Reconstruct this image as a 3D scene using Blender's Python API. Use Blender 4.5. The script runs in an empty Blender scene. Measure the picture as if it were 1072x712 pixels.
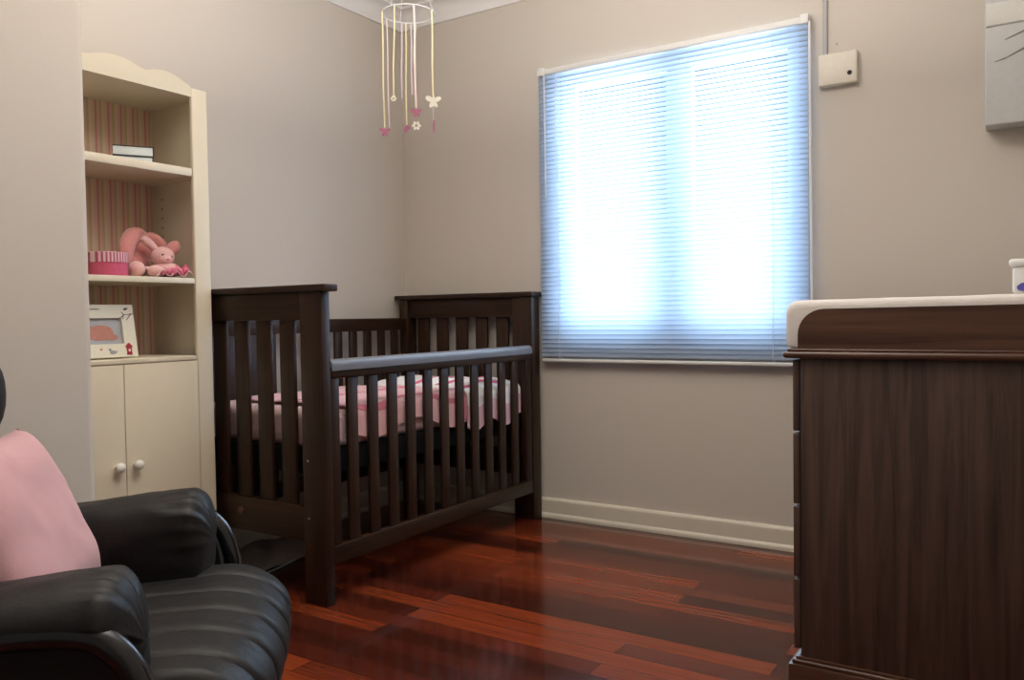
import bpy, bmesh, math, random
from mathutils import Vector, Matrix, noise

random.seed(7)
S = bpy.context.scene
COL = S.collection
PI = math.pi

# ------------------------------------------------------------------ camera, world, light, exposure
cam_data = bpy.data.cameras.new('camera')
cam = bpy.data.objects.new('camera', cam_data)
COL.objects.link(cam)
S.camera = cam
CX, CY, CZ, YAW, PITCH, ROLL, FPX = 2.909, -3.444, 0.985, 0.5723, -0.0283, -0.0147, 853.5
cam_data.sensor_fit = 'HORIZONTAL'
cam_data.sensor_width = 36.0
cam_data.lens = 36.0 * FPX / 1072
cam_data.clip_start = 0.02
fw = Vector((-math.sin(YAW) * math.cos(PITCH), math.cos(YAW) * math.cos(PITCH), math.sin(PITCH)))
r0 = Vector((math.cos(YAW), math.sin(YAW), 0))
u0 = r0.cross(fw)
rv = r0 * math.cos(ROLL) + u0 * math.sin(ROLL)
uv = -r0 * math.sin(ROLL) + u0 * math.cos(ROLL)
M = Matrix((rv, uv, -fw)).transposed().to_4x4()
M.translation = Vector((CX, CY, CZ))
cam.matrix_world = M

world = bpy.data.worlds.new('world')
S.world = world
world.use_nodes = True
wbg = world.node_tree.nodes['Background']
wbg.inputs['Color'].default_value = (1.0, 0.93, 0.84, 1)
wbg.inputs['Strength'].default_value = 0.14

sun_panel = bpy.data.lights.new('window_daylight', 'AREA')
sun_panel.shape = 'RECTANGLE'
sun_panel.size = 2.0
sun_panel.size_y = 2.3
sun_panel.energy = 275
sun_panel.color = (0.64, 0.82, 1.0)
so = bpy.data.objects.new('window_daylight', sun_panel)
COL.objects.link(so)
so.location = (1.53, 0.85, 1.72)
so.rotation_euler = (-PI / 2, 0, 0)      # faces -y, into the room

bounce_fill = bpy.data.lights.new('ceiling_bounce_fill', 'AREA')
bounce_fill.shape = 'DISK'
bounce_fill.size = 0.7
bounce_fill.energy = 78
bounce_fill.color = (1.0, 0.94, 0.87)
co = bpy.data.objects.new('ceiling_bounce_fill', bounce_fill)
COL.objects.link(co)
co.location = (1.8, -1.9, 1.85)
co.rotation_euler = (PI, 0, 0)           # added unseen fill, bounces its light off the ceiling to brighten the room

S.view_settings.view_transform = 'Standard'
S.view_settings.look = 'None'
S.view_settings.gamma = 1.0
S.view_settings.use_curve_mapping = False
S.view_settings.exposure = 0.0


# ------------------------------------------------------------------ materials
def new_mat(name):
    m = bpy.data.materials.new(name)
    m.use_nodes = True
    nt = m.node_tree
    return m, nt, nt.nodes['Principled BSDF']


def setc(sock, c):
    sock.default_value = (c[0], c[1], c[2], 1)


def plain(name, c, rough=0.6, spec=0.4, bump=0.0, scale=60.0, vary=0.06, metallic=0.0, sheen=0.0):
    m, nt, b = new_mat(name)
    b.inputs['Roughness'].default_value = rough
    b.inputs['Specular IOR Level'].default_value = spec
    b.inputs['Metallic'].default_value = metallic
    if sheen:
        b.inputs['Sheen Weight'].default_value = sheen
    tc = nt.nodes.new('ShaderNodeTexCoord')
    nz = nt.nodes.new('ShaderNodeTexNoise')
    nz.inputs['Scale'].default_value = scale
    nz.inputs['Detail'].default_value = 4
    nt.links.new(tc.outputs['Object'], nz.inputs['Vector'])
    mx = nt.nodes.new('ShaderNodeMix')
    mx.data_type = 'RGBA'
    setc(mx.inputs['A'], [x * (1 - vary) for x in c])
    setc(mx.inputs['B'], [min(1, x * (1 + vary)) for x in c])
    nt.links.new(nz.outputs['Fac'], mx.inputs['Factor'])
    nt.links.new(mx.outputs['Result'], b.inputs['Base Color'])
    if bump:
        bp = nt.nodes.new('ShaderNodeBump')
        bp.inputs['Strength'].default_value = bump
        bp.inputs['Distance'].default_value = 0.004
        nt.links.new(nz.outputs['Fac'], bp.inputs['Height'])
        nt.links.new(bp.outputs['Normal'], b.inputs['Normal'])
    return m


def wood(name, dark, light, axis, rough=0.35, spec=0.5, grain=1.0, coat=0.0):
    m, nt, b = new_mat(name)
    b.inputs['Roughness'].default_value = rough
    b.inputs['Specular IOR Level'].default_value = spec
    b.inputs['Coat Weight'].default_value = coat
    b.inputs['Coat Roughness'].default_value = 0.2
    tc = nt.nodes.new('ShaderNodeTexCoord')
    mp = nt.nodes.new('ShaderNodeMapping')
    sc = [42.0 * grain] * 3
    sc[axis] = 2.0 * grain
    mp.inputs['Scale'].default_value = sc
    nt.links.new(tc.outputs['Object'], mp.inputs['Vector'])
    nz = nt.nodes.new('ShaderNodeTexNoise')
    nz.inputs['Scale'].default_value = 1.0
    nz.inputs['Detail'].default_value = 6
    nz.inputs['Roughness'].default_value = 0.65
    nz.inputs['Distortion'].default_value = 0.6
    nt.links.new(mp.outputs['Vector'], nz.inputs['Vector'])
    cr = nt.nodes.new('ShaderNodeValToRGB')
    cr.color_ramp.elements[0].position = 0.32
    cr.color_ramp.elements[0].color = (*dark, 1)
    cr.color_ramp.elements[1].position = 0.7
    cr.color_ramp.elements[1].color = (*light, 1)
    nt.links.new(nz.outputs['Fac'], cr.inputs['Fac'])
    nt.links.new(cr.outputs['Color'], b.inputs['Base Color'])
    bp = nt.nodes.new('ShaderNodeBump')
    bp.inputs['Strength'].default_value = 0.12
    bp.inputs['Distance'].default_value = 0.001
    nt.links.new(nz.outputs['Fac'], bp.inputs['Height'])
    nt.links.new(bp.outputs['Normal'], b.inputs['Normal'])
    return m


def stripes(name, axis, period, cols, rough=0.7, spec=0.3):
    """cols: list of (position 0..1, colour), constant steps across one period"""
    m, nt, b = new_mat(name)
    b.inputs['Roughness'].default_value = rough
    b.inputs['Specular IOR Level'].default_value = spec
    tc = nt.nodes.new('ShaderNodeTexCoord')
    sx = nt.nodes.new('ShaderNodeSeparateXYZ')
    nt.links.new(tc.outputs['Object'], sx.inputs[0])
    mu = nt.nodes.new('ShaderNodeMath')
    mu.operation = 'MULTIPLY'
    mu.inputs[1].default_value = 1.0 / period
    nt.links.new(sx.outputs[axis], mu.inputs[0])
    fr = nt.nodes.new('ShaderNodeMath')
    fr.operation = 'FRACT'
    nt.links.new(mu.outputs[0], fr.inputs[0])
    cr = nt.nodes.new('ShaderNodeValToRGB')
    cr.color_ramp.interpolation = 'CONSTANT'
    els = cr.color_ramp.elements
    els[0].position, els[0].color = cols[0][0], (*cols[0][1], 1)
    els[1].position, els[1].color = cols[1][0], (*cols[1][1], 1)
    for p, c in cols[2:]:
        e = els.new(p)
        e.color = (*c, 1)
    nt.links.new(fr.outputs[0], cr.inputs['Fac'])
    nt.links.new(cr.outputs['Color'], b.inputs['Base Color'])
    return m


def floor_mat():
    m, nt, b = new_mat('jarrah_boards')
    tc = nt.nodes.new('ShaderNodeTexCoord')
    br = nt.nodes.new('ShaderNodeTexBrick')
    br.offset = 0.37
    br.offset_frequency = 2
    br.squash = 1.0
    br.inputs['Scale'].default_value = 1.0
    br.inputs['Brick Width'].default_value = 1.15
    br.inputs['Row Height'].default_value = 0.082
    br.inputs['Mortar Size'].default_value = 0.0012
    br.inputs['Mortar Smooth'].default_value = 0.2
    br.inputs['Bias'].default_value = 0.0
    setc(br.inputs['Color1'], (0, 0, 0))
    setc(br.inputs['Color2'], (1, 1, 1))
    setc(br.inputs['Mortar'], (0.0, 0.0, 0.0))
    nt.links.new(tc.outputs['Object'], br.inputs['Vector'])
    cr = nt.nodes.new('ShaderNodeValToRGB')
    els = cr.color_ramp.elements
    els[0].position, els[0].color = 0.0, (0.040, 0.009, 0.005, 1)
    els[1].position, els[1].color = 1.0, (0.250, 0.045, 0.013, 1)
    for p, c in ((0.3, (0.080, 0.014, 0.007)), (0.55, (0.118, 0.0205, 0.0085)), (0.8, (0.180, 0.031, 0.010))):
        e = els.new(p)
        e.color = (*c, 1)
    nt.links.new(br.outputs['Color'], cr.inputs['Fac'])
    mp = nt.nodes.new('ShaderNodeMapping')
    mp.inputs['Scale'].default_value = (3.0, 60.0, 1.0)
    nt.links.new(tc.outputs['Object'], mp.inputs['Vector'])
    nz = nt.nodes.new('ShaderNodeTexNoise')
    nz.inputs['Scale'].default_value = 1.0
    nz.inputs['Detail'].default_value = 6
    nz.inputs['Distortion'].default_value = 0.8
    nt.links.new(mp.outputs['Vector'], nz.inputs['Vector'])
    g = nt.nodes.new('ShaderNodeMapRange')
    g.inputs['From Min'].default_value = 0.25
    g.inputs['From Max'].default_value = 0.75
    g.inputs['To Min'].default_value = 0.68
    g.inputs['To Max'].default_value = 1.2
    nt.links.new(nz.outputs['Fac'], g.inputs['Value'])
    mx = nt.nodes.new('ShaderNodeMix')
    mx.data_type = 'RGBA'
    mx.blend_type = 'MULTIPLY'
    mx.inputs['Factor'].default_value = 1.0
    nt.links.new(cr.outputs['Color'], mx.inputs['A'])
    nt.links.new(g.outputs['Result'], mx.inputs['B'])
    mo = nt.nodes.new('ShaderNodeMix')
    mo.data_type = 'RGBA'
    nt.links.new(br.outputs['Fac'], mo.inputs['Factor'])
    nt.links.new(mx.outputs['Result'], mo.inputs['A'])
    setc(mo.inputs['B'], (0.012, 0.004, 0.003))
    nt.links.new(mo.outputs['Result'], b.inputs['Base Color'])
    b.inputs['Roughness'].default_value = 0.12
    b.inputs['Specular IOR Level'].default_value = 0.42
    n2 = nt.nodes.new('ShaderNodeTexNoise')
    n2.inputs['Scale'].default_value = 9.0
    nt.links.new(tc.outputs['Object'], n2.inputs['Vector'])
    bp = nt.nodes.new('ShaderNodeBump')
    bp.inputs['Strength'].default_value = 0.10
    bp.inputs['Distance'].default_value = 0.003
    nt.links.new(n2.outputs['Fac'], bp.inputs['Height'])
    nt.links.new(bp.outputs['Normal'], b.inputs['Normal'])
    return m


def gingham(name, base, line, period, rough=0.85):
    m, nt, b = new_mat(name)
    b.inputs['Roughness'].default_value = rough
    b.inputs['Specular IOR Level'].default_value = 0.2
    b.inputs['Sheen Weight'].default_value = 0.2
    tc = nt.nodes.new('ShaderNodeTexCoord')
    ck = nt.nodes.new('ShaderNodeTexChecker')
    ck.inputs['Scale'].default_value = 1.0 / period
    setc(ck.inputs['Color1'], base)
    setc(ck.inputs['Color2'], line)
    nt.links.new(tc.outputs['Object'], ck.inputs['Vector'])
    nt.links.new(ck.outputs['Color'], b.inputs['Base Color'])
    return m


def glass_mat():
    m = bpy.data.materials.new('window_glass')
    m.use_nodes = True
    nt = m.node_tree
    nt.nodes.clear()
    o = nt.nodes.new('ShaderNodeOutputMaterial')
    t = nt.nodes.new('ShaderNodeBsdfTransparent')
    g = nt.nodes.new('ShaderNodeBsdfGlossy')
    g.inputs['Roughness'].default_value = 0.02
    mx = nt.nodes.new('ShaderNodeMixShader')
    mx.inputs['Fac'].default_value = 0.07
    nt.links.new(t.outputs[0], mx.inputs[1])
    nt.links.new(g.outputs[0], mx.inputs[2])
    nt.links.new(mx.outputs[0], o.inputs['Surface'])
    return m


def slat_mat():
    m = bpy.data.materials.new('blind_slat')
    m.use_nodes = True
    nt = m.node_tree
    nt.nodes.clear()
    o = nt.nodes.new('ShaderNodeOutputMaterial')
    d = nt.nodes.new('ShaderNodeBsdfDiffuse')
    setc(d.inputs['Color'], (0.42, 0.47, 0.56))
    t = nt.nodes.new('ShaderNodeBsdfTranslucent')
    setc(t.inputs['Color'], (0.78, 0.86, 0.95))
    mx = nt.nodes.new('ShaderNodeMixShader')
    mx.inputs['Fac'].default_value = 0.58
    nt.links.new(d.outputs[0], mx.inputs[1])
    nt.links.new(t.outputs[0], mx.inputs[2])
    nt.links.new(mx.outputs[0], o.inputs['Surface'])
    return m


MAT = {}
MAT['wall'] = plain('wall_paint', (0.60, 0.545, 0.475), 0.75, 0.25, 0.05, 90, 0.015)
MAT['ceil'] = plain('ceiling_paint', (0.80, 0.78, 0.76), 0.8, 0.2, 0.0, 40, 0.01)
MAT['trim'] = plain('cream_gloss_paint', (0.70, 0.64, 0.52), 0.35, 0.5, 0.0, 30, 0.02)
MAT['floor'] = floor_mat()
MAT['crib'] = wood('espresso_wood', (0.011, 0.0047, 0.0025), (0.043, 0.0185, 0.0090), 2, 0.38, 0.32)
MAT['cribx'] = wood('espresso_wood_rail', (0.011, 0.0047, 0.0025), (0.043, 0.0185, 0.0090), 0, 0.38, 0.32)
MAT['criby'] = wood('espresso_wood_side_rail', (0.011, 0.0047, 0.0025), (0.043, 0.0185, 0.0090), 1, 0.38, 0.32)
MAT['dark'] = plain('black_base_fabric', (0.010, 0.009, 0.009), 0.9, 0.1)
MAT['dress'] = wood('walnut_panel', (0.034, 0.021, 0.016), (0.110, 0.068, 0.052), 2, 0.42, 0.35, 0.9)
MAT['dressx'] = wood('walnut_rail', (0.050, 0.022, 0.013), (0.140, 0.068, 0.043), 0, 0.28, 0.45, 0.9, 0.12)
MAT['leather'] = plain('black_leather', (0.0115, 0.011, 0.011), 0.50, 0.32, 0.16, 120, 0.1)
MAT['tube'] = plain('black_gloss_tube', (0.010, 0.011, 0.014), 0.16, 0.7, 0.0, 20, 0.02)
MAT['pink'] = plain('pink_cotton', (0.60, 0.345, 0.365), 0.9, 0.15, 0.10, 300, 0.04, sheen=0.2)
MAT['shelf'] = plain('cream_laminate', (0.76, 0.68, 0.52), 0.45, 0.4, 0.0, 30, 0.015)
MAT['shelfback'] = stripes('striped_paper', 1, 0.049, [(0.0, (0.74, 0.58, 0.42)), (0.20, (0.70, 0.30, 0.29)), (0.34, (0.78, 0.52, 0.43)),
                                                        (0.56, (0.60, 0.52, 0.27)), (0.74, (0.82, 0.60, 0.50))])
MAT['knob'] = plain('white_china', (0.82, 0.80, 0.74), 0.2, 0.5)
MAT['white'] = plain('white_paint', (0.80, 0.80, 0.80), 0.4, 0.4)
MAT['frame_white'] = plain('window_frame_paint', (0.80, 0.82, 0.84), 0.5, 0.4)
MAT['box'] = plain('cream_plastic', (0.70, 0.645, 0.545), 0.4, 0.4)
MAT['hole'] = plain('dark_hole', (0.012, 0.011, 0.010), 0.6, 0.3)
MAT['conduit'] = plain('grey_conduit', (0.40, 0.38, 0.38), 0.4, 0.4)
MAT['rail'] = plain('pale_enamel_rail', (0.74, 0.73, 0.70), 0.3, 0.6)
MAT['slat'] = slat_mat()
MAT['glass'] = glass_mat()
MAT['sheet'] = gingham('pink_gingham_sheet', (0.80, 0.58, 0.56), (0.72, 0.45, 0.44), 0.008)
MAT['blanket'] = plain('pink_fleece', (0.78, 0.46, 0.48), 0.95, 0.1, 0.2, 200, 0.08, sheen=0.3)
MAT['edge'] = plain('rose_blanket_binding', (0.70, 0.22, 0.28), 0.6, 0.3)
MAT['quilt_white'] = plain('white_quilt_cotton', (0.86, 0.83, 0.82), 0.9, 0.15, 0.15, 150, 0.03)
MAT['quilt_pink'] = plain('soft_pink_quilt_cotton', (0.78, 0.50, 0.55), 0.9, 0.15, 0.15, 150, 0.04)
MAT['magenta'] = plain('magenta_band_cotton', (0.72, 0.16, 0.28), 0.9, 0.15)
MAT['teether'] = plain('grey_reflection_cover', (0.15, 0.15, 0.165), 0.36, 0.42)  # grey stands in for the window's reflection in clear plastic
MAT['mat'] = plain('white_towelling', (0.72, 0.68, 0.645), 0.95, 0.1, 0.35, 260, 0.05, sheen=0.2)
MAT['hotpink'] = plain('hot_pink_card', (0.62, 0.11, 0.20), 0.6, 0.3, 0.0, 150, 0.25)
MAT['lidstripe'] = None
MAT['plush'] = plain('dusky_pink_plush', (0.66, 0.27, 0.25), 0.95, 0.1, 0.5, 150, 0.12, sheen=0.5)
MAT['plush_pale'] = plain('pale_pink_plush', (0.76, 0.44, 0.42), 0.95, 0.1, 0.5, 150, 0.10, sheen=0.5)
MAT['satin'] = plain('rose_satin', (0.70, 0.15, 0.24), 0.28, 0.6)
MAT['black'] = plain('black_thread', (0.01, 0.01, 0.01), 0.3, 0.5)
MAT['cover'] = plain('dark_book_cover', (0.03, 0.035, 0.04), 0.4, 0.4)
MAT['pages'] = plain('white_page_block', (0.72, 0.78, 0.79), 0.8, 0.2)
MAT['card'] = plain('cream_frame_card', (0.80, 0.77, 0.64), 0.5, 0.3, 0.0, 200, 0.04)
MAT['skin'] = plain('photo_skin', (0.55, 0.25, 0.20), 0.3, 0.4, 0.0, 60, 0.2)
MAT['photo_bg'] = plain('photo_background', (0.44, 0.45, 0.47), 0.25, 0.5, 0.0, 30, 0.15)
MAT['red'] = plain('birdhouse_red', (0.36, 0.03, 0.05), 0.5, 0.3)
MAT['branch'] = plain('branch_ink', (0.16, 0.11, 0.13), 0.6, 0.3)
MAT['grey_ink'] = plain('grey_bird_ink', (0.36, 0.37, 0.38), 0.6, 0.3)
MAT['rib_yellow'] = plain('yellow_ribbon', (0.76, 0.68, 0.40), 0.5, 0.4)
MAT['rib_lilac'] = plain('lilac_ribbon', (0.66, 0.54, 0.60), 0.5, 0.4)
MAT['rib_pink'] = plain('pale_pink_ribbon', (0.80, 0.60, 0.57), 0.5, 0.4)
MAT['charm_pink'] = plain('mauve_felt', (0.46, 0.17, 0.25), 0.8, 0.2)
MAT['charm_white'] = plain('white_felt', (0.82, 0.78, 0.66), 0.8, 0.2)
MAT['cloth'] = plain('grey_brown_cloth', (0.24, 0.205, 0.18), 0.9, 0.15, 0.3, 60, 0.2)
MAT['cable'] = plain('grey_cable', (0.32, 0.32, 0.31), 0.5, 0.4)
MAT['blue'] = plain('violet_blue_print', (0.10, 0.085, 0.38), 0.4, 0.4)
MAT['tub'] = plain('white_plastic', (0.74, 0.74, 0.71), 0.35, 0.5)
MAT['unit'] = plain('white_enamel', (0.56, 0.56, 0.545), 0.4, 0.45)
MAT['unit_band'] = plain('pale_enamel_band', (0.70, 0.69, 0.63), 0.4, 0.45)
MAT['streak'] = plain('dark_streak', (0.22, 0.205, 0.19), 0.5, 0.3)
MAT['brass'] = plain('steel_screw', (0.5, 0.47, 0.44), 0.3, 0.6, metallic=0.8)
MAT['lidstripe'] = stripes('pink_stripe_card', 1, 0.0105, [(0.0, (0.74, 0.52, 0.52)), (0.5, (0.50, 0.10, 0.17))])


# ------------------------------------------------------------------ mesh helpers
OFF = {}          # world offset of each built object's local frame


def tag(o, label, cat, group=None, kind=None):
    if label:
        o['label'] = label
    if cat:
        o['category'] = cat
    if group:
        o['group'] = group
    if kind:
        o['kind'] = kind
    return o


def thing(name, loc, label, cat, rz=0.0, group=None):
    o = bpy.data.objects.new(name, None)
    COL.objects.link(o)
    o.empty_display_size = 0.1
    o.location = loc
    o.rotation_euler = (0, 0, rz)
    OFF[o.name] = Vector(loc)
    return tag(o, label, cat, group)


class MB:
    def __init__(self):
        self.bm = bmesh.new()

    def box(self, x0, x1, y0, y1, z0, z1, bev=0.0, seg=2):
        g = bmesh.ops.create_cube(self.bm, size=1.0)
        vs = g['verts']
        for v in vs:
            v.co = Vector(((x0 + x1) / 2 + v.co.x * (x1 - x0), (y0 + y1) / 2 + v.co.y * (y1 - y0), (z0 + z1) / 2 + v.co.z * (z1 - z0)))
        if bev > 0:
            es = list({e for v in vs for e in v.link_edges})
            bmesh.ops.bevel(self.bm, geom=es, offset=bev, segments=seg, affect='EDGES', profile=0.5)
        return self

    def grid_rings(self, rings, closed=True, cap=True):
        """rings: list of lists of points, lofted together"""
        vr = [[self.bm.verts.new(p) for p in r] for r in rings]
        n = len(vr[0])
        for a, b in zip(vr[:-1], vr[1:]):
            for i in range(n if closed else n - 1):
                j = (i + 1) % n
                self.bm.faces.new((a[i], a[j], b[j], b[i]))
        if cap and closed:
            self.bm.faces.new(list(reversed(vr[0])))
            self.bm.faces.new(vr[-1])
        return self

    def tube(self, pts, r, n=10, closed=False):
        pts = [Vector(p) for p in pts]
        rings = []
        up = None
        for i, p in enumerate(pts):
            if closed:
                t = pts[(i + 1) % len(pts)] - pts[i - 1]
            else:
                t = pts[min(i + 1, len(pts) - 1)] - pts[max(i - 1, 0)]
            t.normalize()
            if up is None:
                up = t.orthogonal().normalized()
            up = (up - t * up.dot(t)).normalized()
            s = t.cross(up)
            rr = r[i] if isinstance(r, (list, tuple)) else r
            rings.append([p + (up * math.cos(2 * PI * k / n) + s * math.sin(2 * PI * k / n)) * rr for k in range(n)])
        if closed:
            rings.append(rings[0])
            vr = [[self.bm.verts.new(p) for p in q] for q in rings[:-1]]
            vr.append(vr[0])
            for a, b in zip(vr[:-1], vr[1:]):
                for k in range(n):
                    self.bm.faces.new((a[k], a[(k + 1) % n], b[(k + 1) % n], b[k]))
            return self
        return self.grid_rings(rings)

    def ball(self, c, rx, ry=None, rz=None, seg=20, rot=None):
        ry = ry or rx
        rz = rz or rx
        g = bmesh.ops.create_uvsphere(self.bm, u_segments=seg, v_segments=max(6, seg // 2), radius=1.0)
        for v in g['verts']:
            q = Vector((v.co.x * rx, v.co.y * ry, v.co.z * rz))
            if rot:
                q = rot @ q
            v.co = q + Vector(c)
        return self

    def lathe(self, prof, c, axis='z', n=28):
        """prof: list of (radius, height) from bottom to top"""
        rings = []
        for r, h in prof:
            ring = []
            for k in range(n):
                a = 2 * PI * k / n
                p = (math.cos(a) * r, math.sin(a) * r, h)
                if axis == 'x':
                    p = (h, math.cos(a) * r, math.sin(a) * r)
                if axis == 'y':
                    p = (math.sin(a) * r, h, math.cos(a) * r)
                ring.append(Vector(p) + Vector(c))
            rings.append(ring)
        return self.grid_rings(rings)

    def prism(self, poly, axis, a, b):
        """poly of 2-D points extruded along axis from a to b; 'y': (x,z), 'x': (y,z), 'z': (x,y)"""
        def P(p, t):
            return {'y': (p[0], t, p[1]), 'x': (t, p[0], p[1]), 'z': (p[0], p[1], t)}[axis]
        return self.grid_rings([[P(p, a) for p in poly], [P(p, b) for p in poly]])

    def plank(self, path_fn, nu, nv, thick):
        """sheet of thickness thick from path_fn(s,t)->point, s,t in 0..1"""
        top = [[Vector(path_fn(i / nu, j / nv)) for j in range(nv + 1)] for i in range(nu + 1)]
        nor = []
        for i in range(nu + 1):
            row = []
            for j in range(nv + 1):
                du = top[min(i + 1, nu)][j] - top[max(i - 1, 0)][j]
                dv = top[i][min(j + 1, nv)] - top[i][max(j - 1, 0)]
                q = du.cross(dv)
                row.append(q.normalized() if q.length > 1e-9 else Vector((0, 0, 1)))
            nor.append(row)
        A = [[self.bm.verts.new(top[i][j]) for j in range(nv + 1)] for i in range(nu + 1)]
        B = [[self.bm.verts.new(top[i][j] - nor[i][j] * thick) for j in range(nv + 1)] for i in range(nu + 1)]
        for i in range(nu):
            for j in range(nv):
                self.bm.faces.new((A[i][j], A[i + 1][j], A[i + 1][j + 1], A[i][j + 1]))
                self.bm.faces.new((B[i][j], B[i][j + 1], B[i + 1][j + 1], B[i + 1][j]))
        for i in range(nu):
            self.bm.faces.new((A[i][0], B[i][0], B[i + 1][0], A[i + 1][0]))
            self.bm.faces.new((A[i][nv], A[i + 1][nv], B[i + 1][nv], B[i][nv]))
        for j in range(nv):
            self.bm.faces.new((A[0][j], A[0][j + 1], B[0][j + 1], B[0][j]))
            self.bm.faces.new((A[nu][j], B[nu][j], B[nu][j + 1], A[nu][j + 1]))
        return self

    def build(self, name, mat, parent=None, smooth=True, local=False, kind=None, label=None, angle=40, origin=None, sub=0):
        bmesh.ops.recalc_face_normals(self.bm, faces=self.bm.faces)
        off = Vector((0, 0, 0))
        if parent is not None and not local:
            off = OFF.get(parent.name, Vector((0, 0, 0)))
        elif origin is not None:
            off = Vector(origin)
        if off.length > 0:
            for v in self.bm.verts:
                v.co -= off
        me = bpy.data.meshes.new(name)
        self.bm.to_mesh(me)
        self.bm.free()
        me.materials.append(MAT[mat] if isinstance(mat, str) else mat)
        o = bpy.data.objects.new(name, me)
        COL.objects.link(o)
        if parent is not None:
            o.parent = parent
        elif origin is not None:
            o.location = origin
        OFF[o.name] = off
        if smooth:
            for p in me.polygons:
                p.use_smooth = True
            try:
                me.set_sharp_from_angle(angle=math.radians(angle))
            except Exception:
                pass
        if sub:
            md = o.modifiers.new('sub', 'SUBSURF')
            md.levels = sub
            md.render_levels = sub
        if kind:
            o['kind'] = kind
        if label:
            o['label'] = label
        return o


def catmull(pts, per=8, closed=False):
    pts = [Vector(p) for p in pts]
    n = len(pts)
    out = []
    rng = range(n) if closed else range(n - 1)
    for i in rng:
        if closed:
            p0, p1, p2, p3 = pts[(i - 1) % n], pts[i], pts[(i + 1) % n], pts[(i + 2) % n]
        else:
            p0, p1, p2, p3 = pts[max(i - 1, 0)], pts[i], pts[i + 1], pts[min(i + 2, n - 1)]
        for k in range(per):
            t = k / per
            out.append(0.5 * ((2 * p1) + (p2 - p0) * t + (2 * p0 - 5 * p1 + 4 * p2 - p3) * t * t + (3 * p1 - p0 - 3 * p2 + p3) * t ** 3))
    if not closed:
        out.append(pts[-1])
    return out


def copy_part(o, parent, loc=None, rot=None):
    c = o.copy()
    COL.objects.link(c)
    c.parent = parent
    if loc is not None:
        c.location = loc
    OFF[c.name] = OFF.get(o.name, Vector())
    return c


def fbm(x, y, z=0.0, s=1.0):
    return noise.fractal(Vector((x * s, y * s, z * s)), 1.0, 2.0, 4)


# ------------------------------------------------------------------ the setting
CEIL = 2.625
XR = 3.75
YB = -4.6
XC = 0.82          # face of the closet wall that juts into the room
YC = -2.236        # its corner


def struct(mb, name, mat, **k):
    o = mb.build(name, mat, **k)
    o['kind'] = 'structure'
    return o


struct(MB().box(-0.15, XR + 0.15, YB, 0.15, -0.1, 0.0), 'floor', 'floor', smooth=False)
struct(MB().box(-0.15, XR + 0.15, YB, 0.15, CEIL, CEIL + 0.1), 'ceiling', 'ceil', smooth=False)
struct(MB().box(-0.15, 0.0, YC - 0.02, 0.15, 0.0, CEIL), 'wall_left', 'wall', smooth=False)
struct(MB().box(XR, XR + 0.15, YB, 0.15, 0.0, CEIL), 'wall_right', 'wall', smooth=False)
WX0, WX1, WZ0, WZ1 = 0.955, 2.095, 0.870, 2.160
mb = MB()
mb.box(0.0, WX0, 0.0, 0.15, 0.0, CEIL)
mb.box(WX1, XR, 0.0, 0.15, 0.0, CEIL)
mb.box(WX0, WX1, 0.0, 0.15, 0.0, WZ0)
mb.box(WX0, WX1, 0.0, 0.15, WZ1, CEIL)
struct(mb, 'wall_back', 'wall', smooth=False)
# closet wall: rounded outer corner
poly = [(-0.15, YB), (XC, YB)]
rc = 0.022
for k in range(7):
    a = PI / 2 * k / 6
    poly.append((XC - rc + rc * math.cos(a), YC - rc + rc * math.sin(a)))
poly.append((-0.15, YC))
struct(MB().prism(poly, 'z', 0.0, CEIL), 'wall_closet', 'wall', angle=30)

# coved cornice
def cornice_profile():
    pts = [(0.0, 0.0), (0.0, 0.004)]
    h = 0.092
    out = [(0.0, CEIL - h), (0.012, CEIL - h)]
    for k in range(11):
        a = PI / 2 * k / 10
        out.append((0.014 + (h - 0.026) * (1 - math.cos(a)) , CEIL - h + 0.012 + (h - 0.024) * math.sin(a)))
    out += [(h, CEIL - 0.012), (h, CEIL), (0.0, CEIL)]
    return out


cp = cornice_profile()
struct(MB().prism([(-d, z) for d, z in cp], 'x', 0.0, XR), 'trim_1', 'ceil', angle=50)
struct(MB().prism([(d, z) for d, z in cp], 'y', YC, 0.0), 'trim_2', 'ceil', angle=50)


def baseboard_profile(h=0.097, t=0.019):
    out = [(0, 0), (t + 0.009, 0), (t + 0.010, 0.010), (t + 0.007, 0.019), (t, 0.025), (t, h - 0.018)]
    for k in range(7):
        a = PI / 2 * k / 6
        out.append((t - 0.014 + 0.014 * math.cos(a) - 0.001 * k / 6, h - 0.014 + 0.014 * math.sin(a)))
    out += [(0, h)]
    return out


bp_ = baseboard_profile()
struct(MB().prism([(-d, z) for d, z in bp_], 'x', 0.0, XR), 'baseboard_back', 'trim', angle=35)
struct(MB().prism([(d, z) for d, z in bp_], 'y', -1.49, -0.028), 'baseboard_left', 'trim', angle=35)

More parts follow.
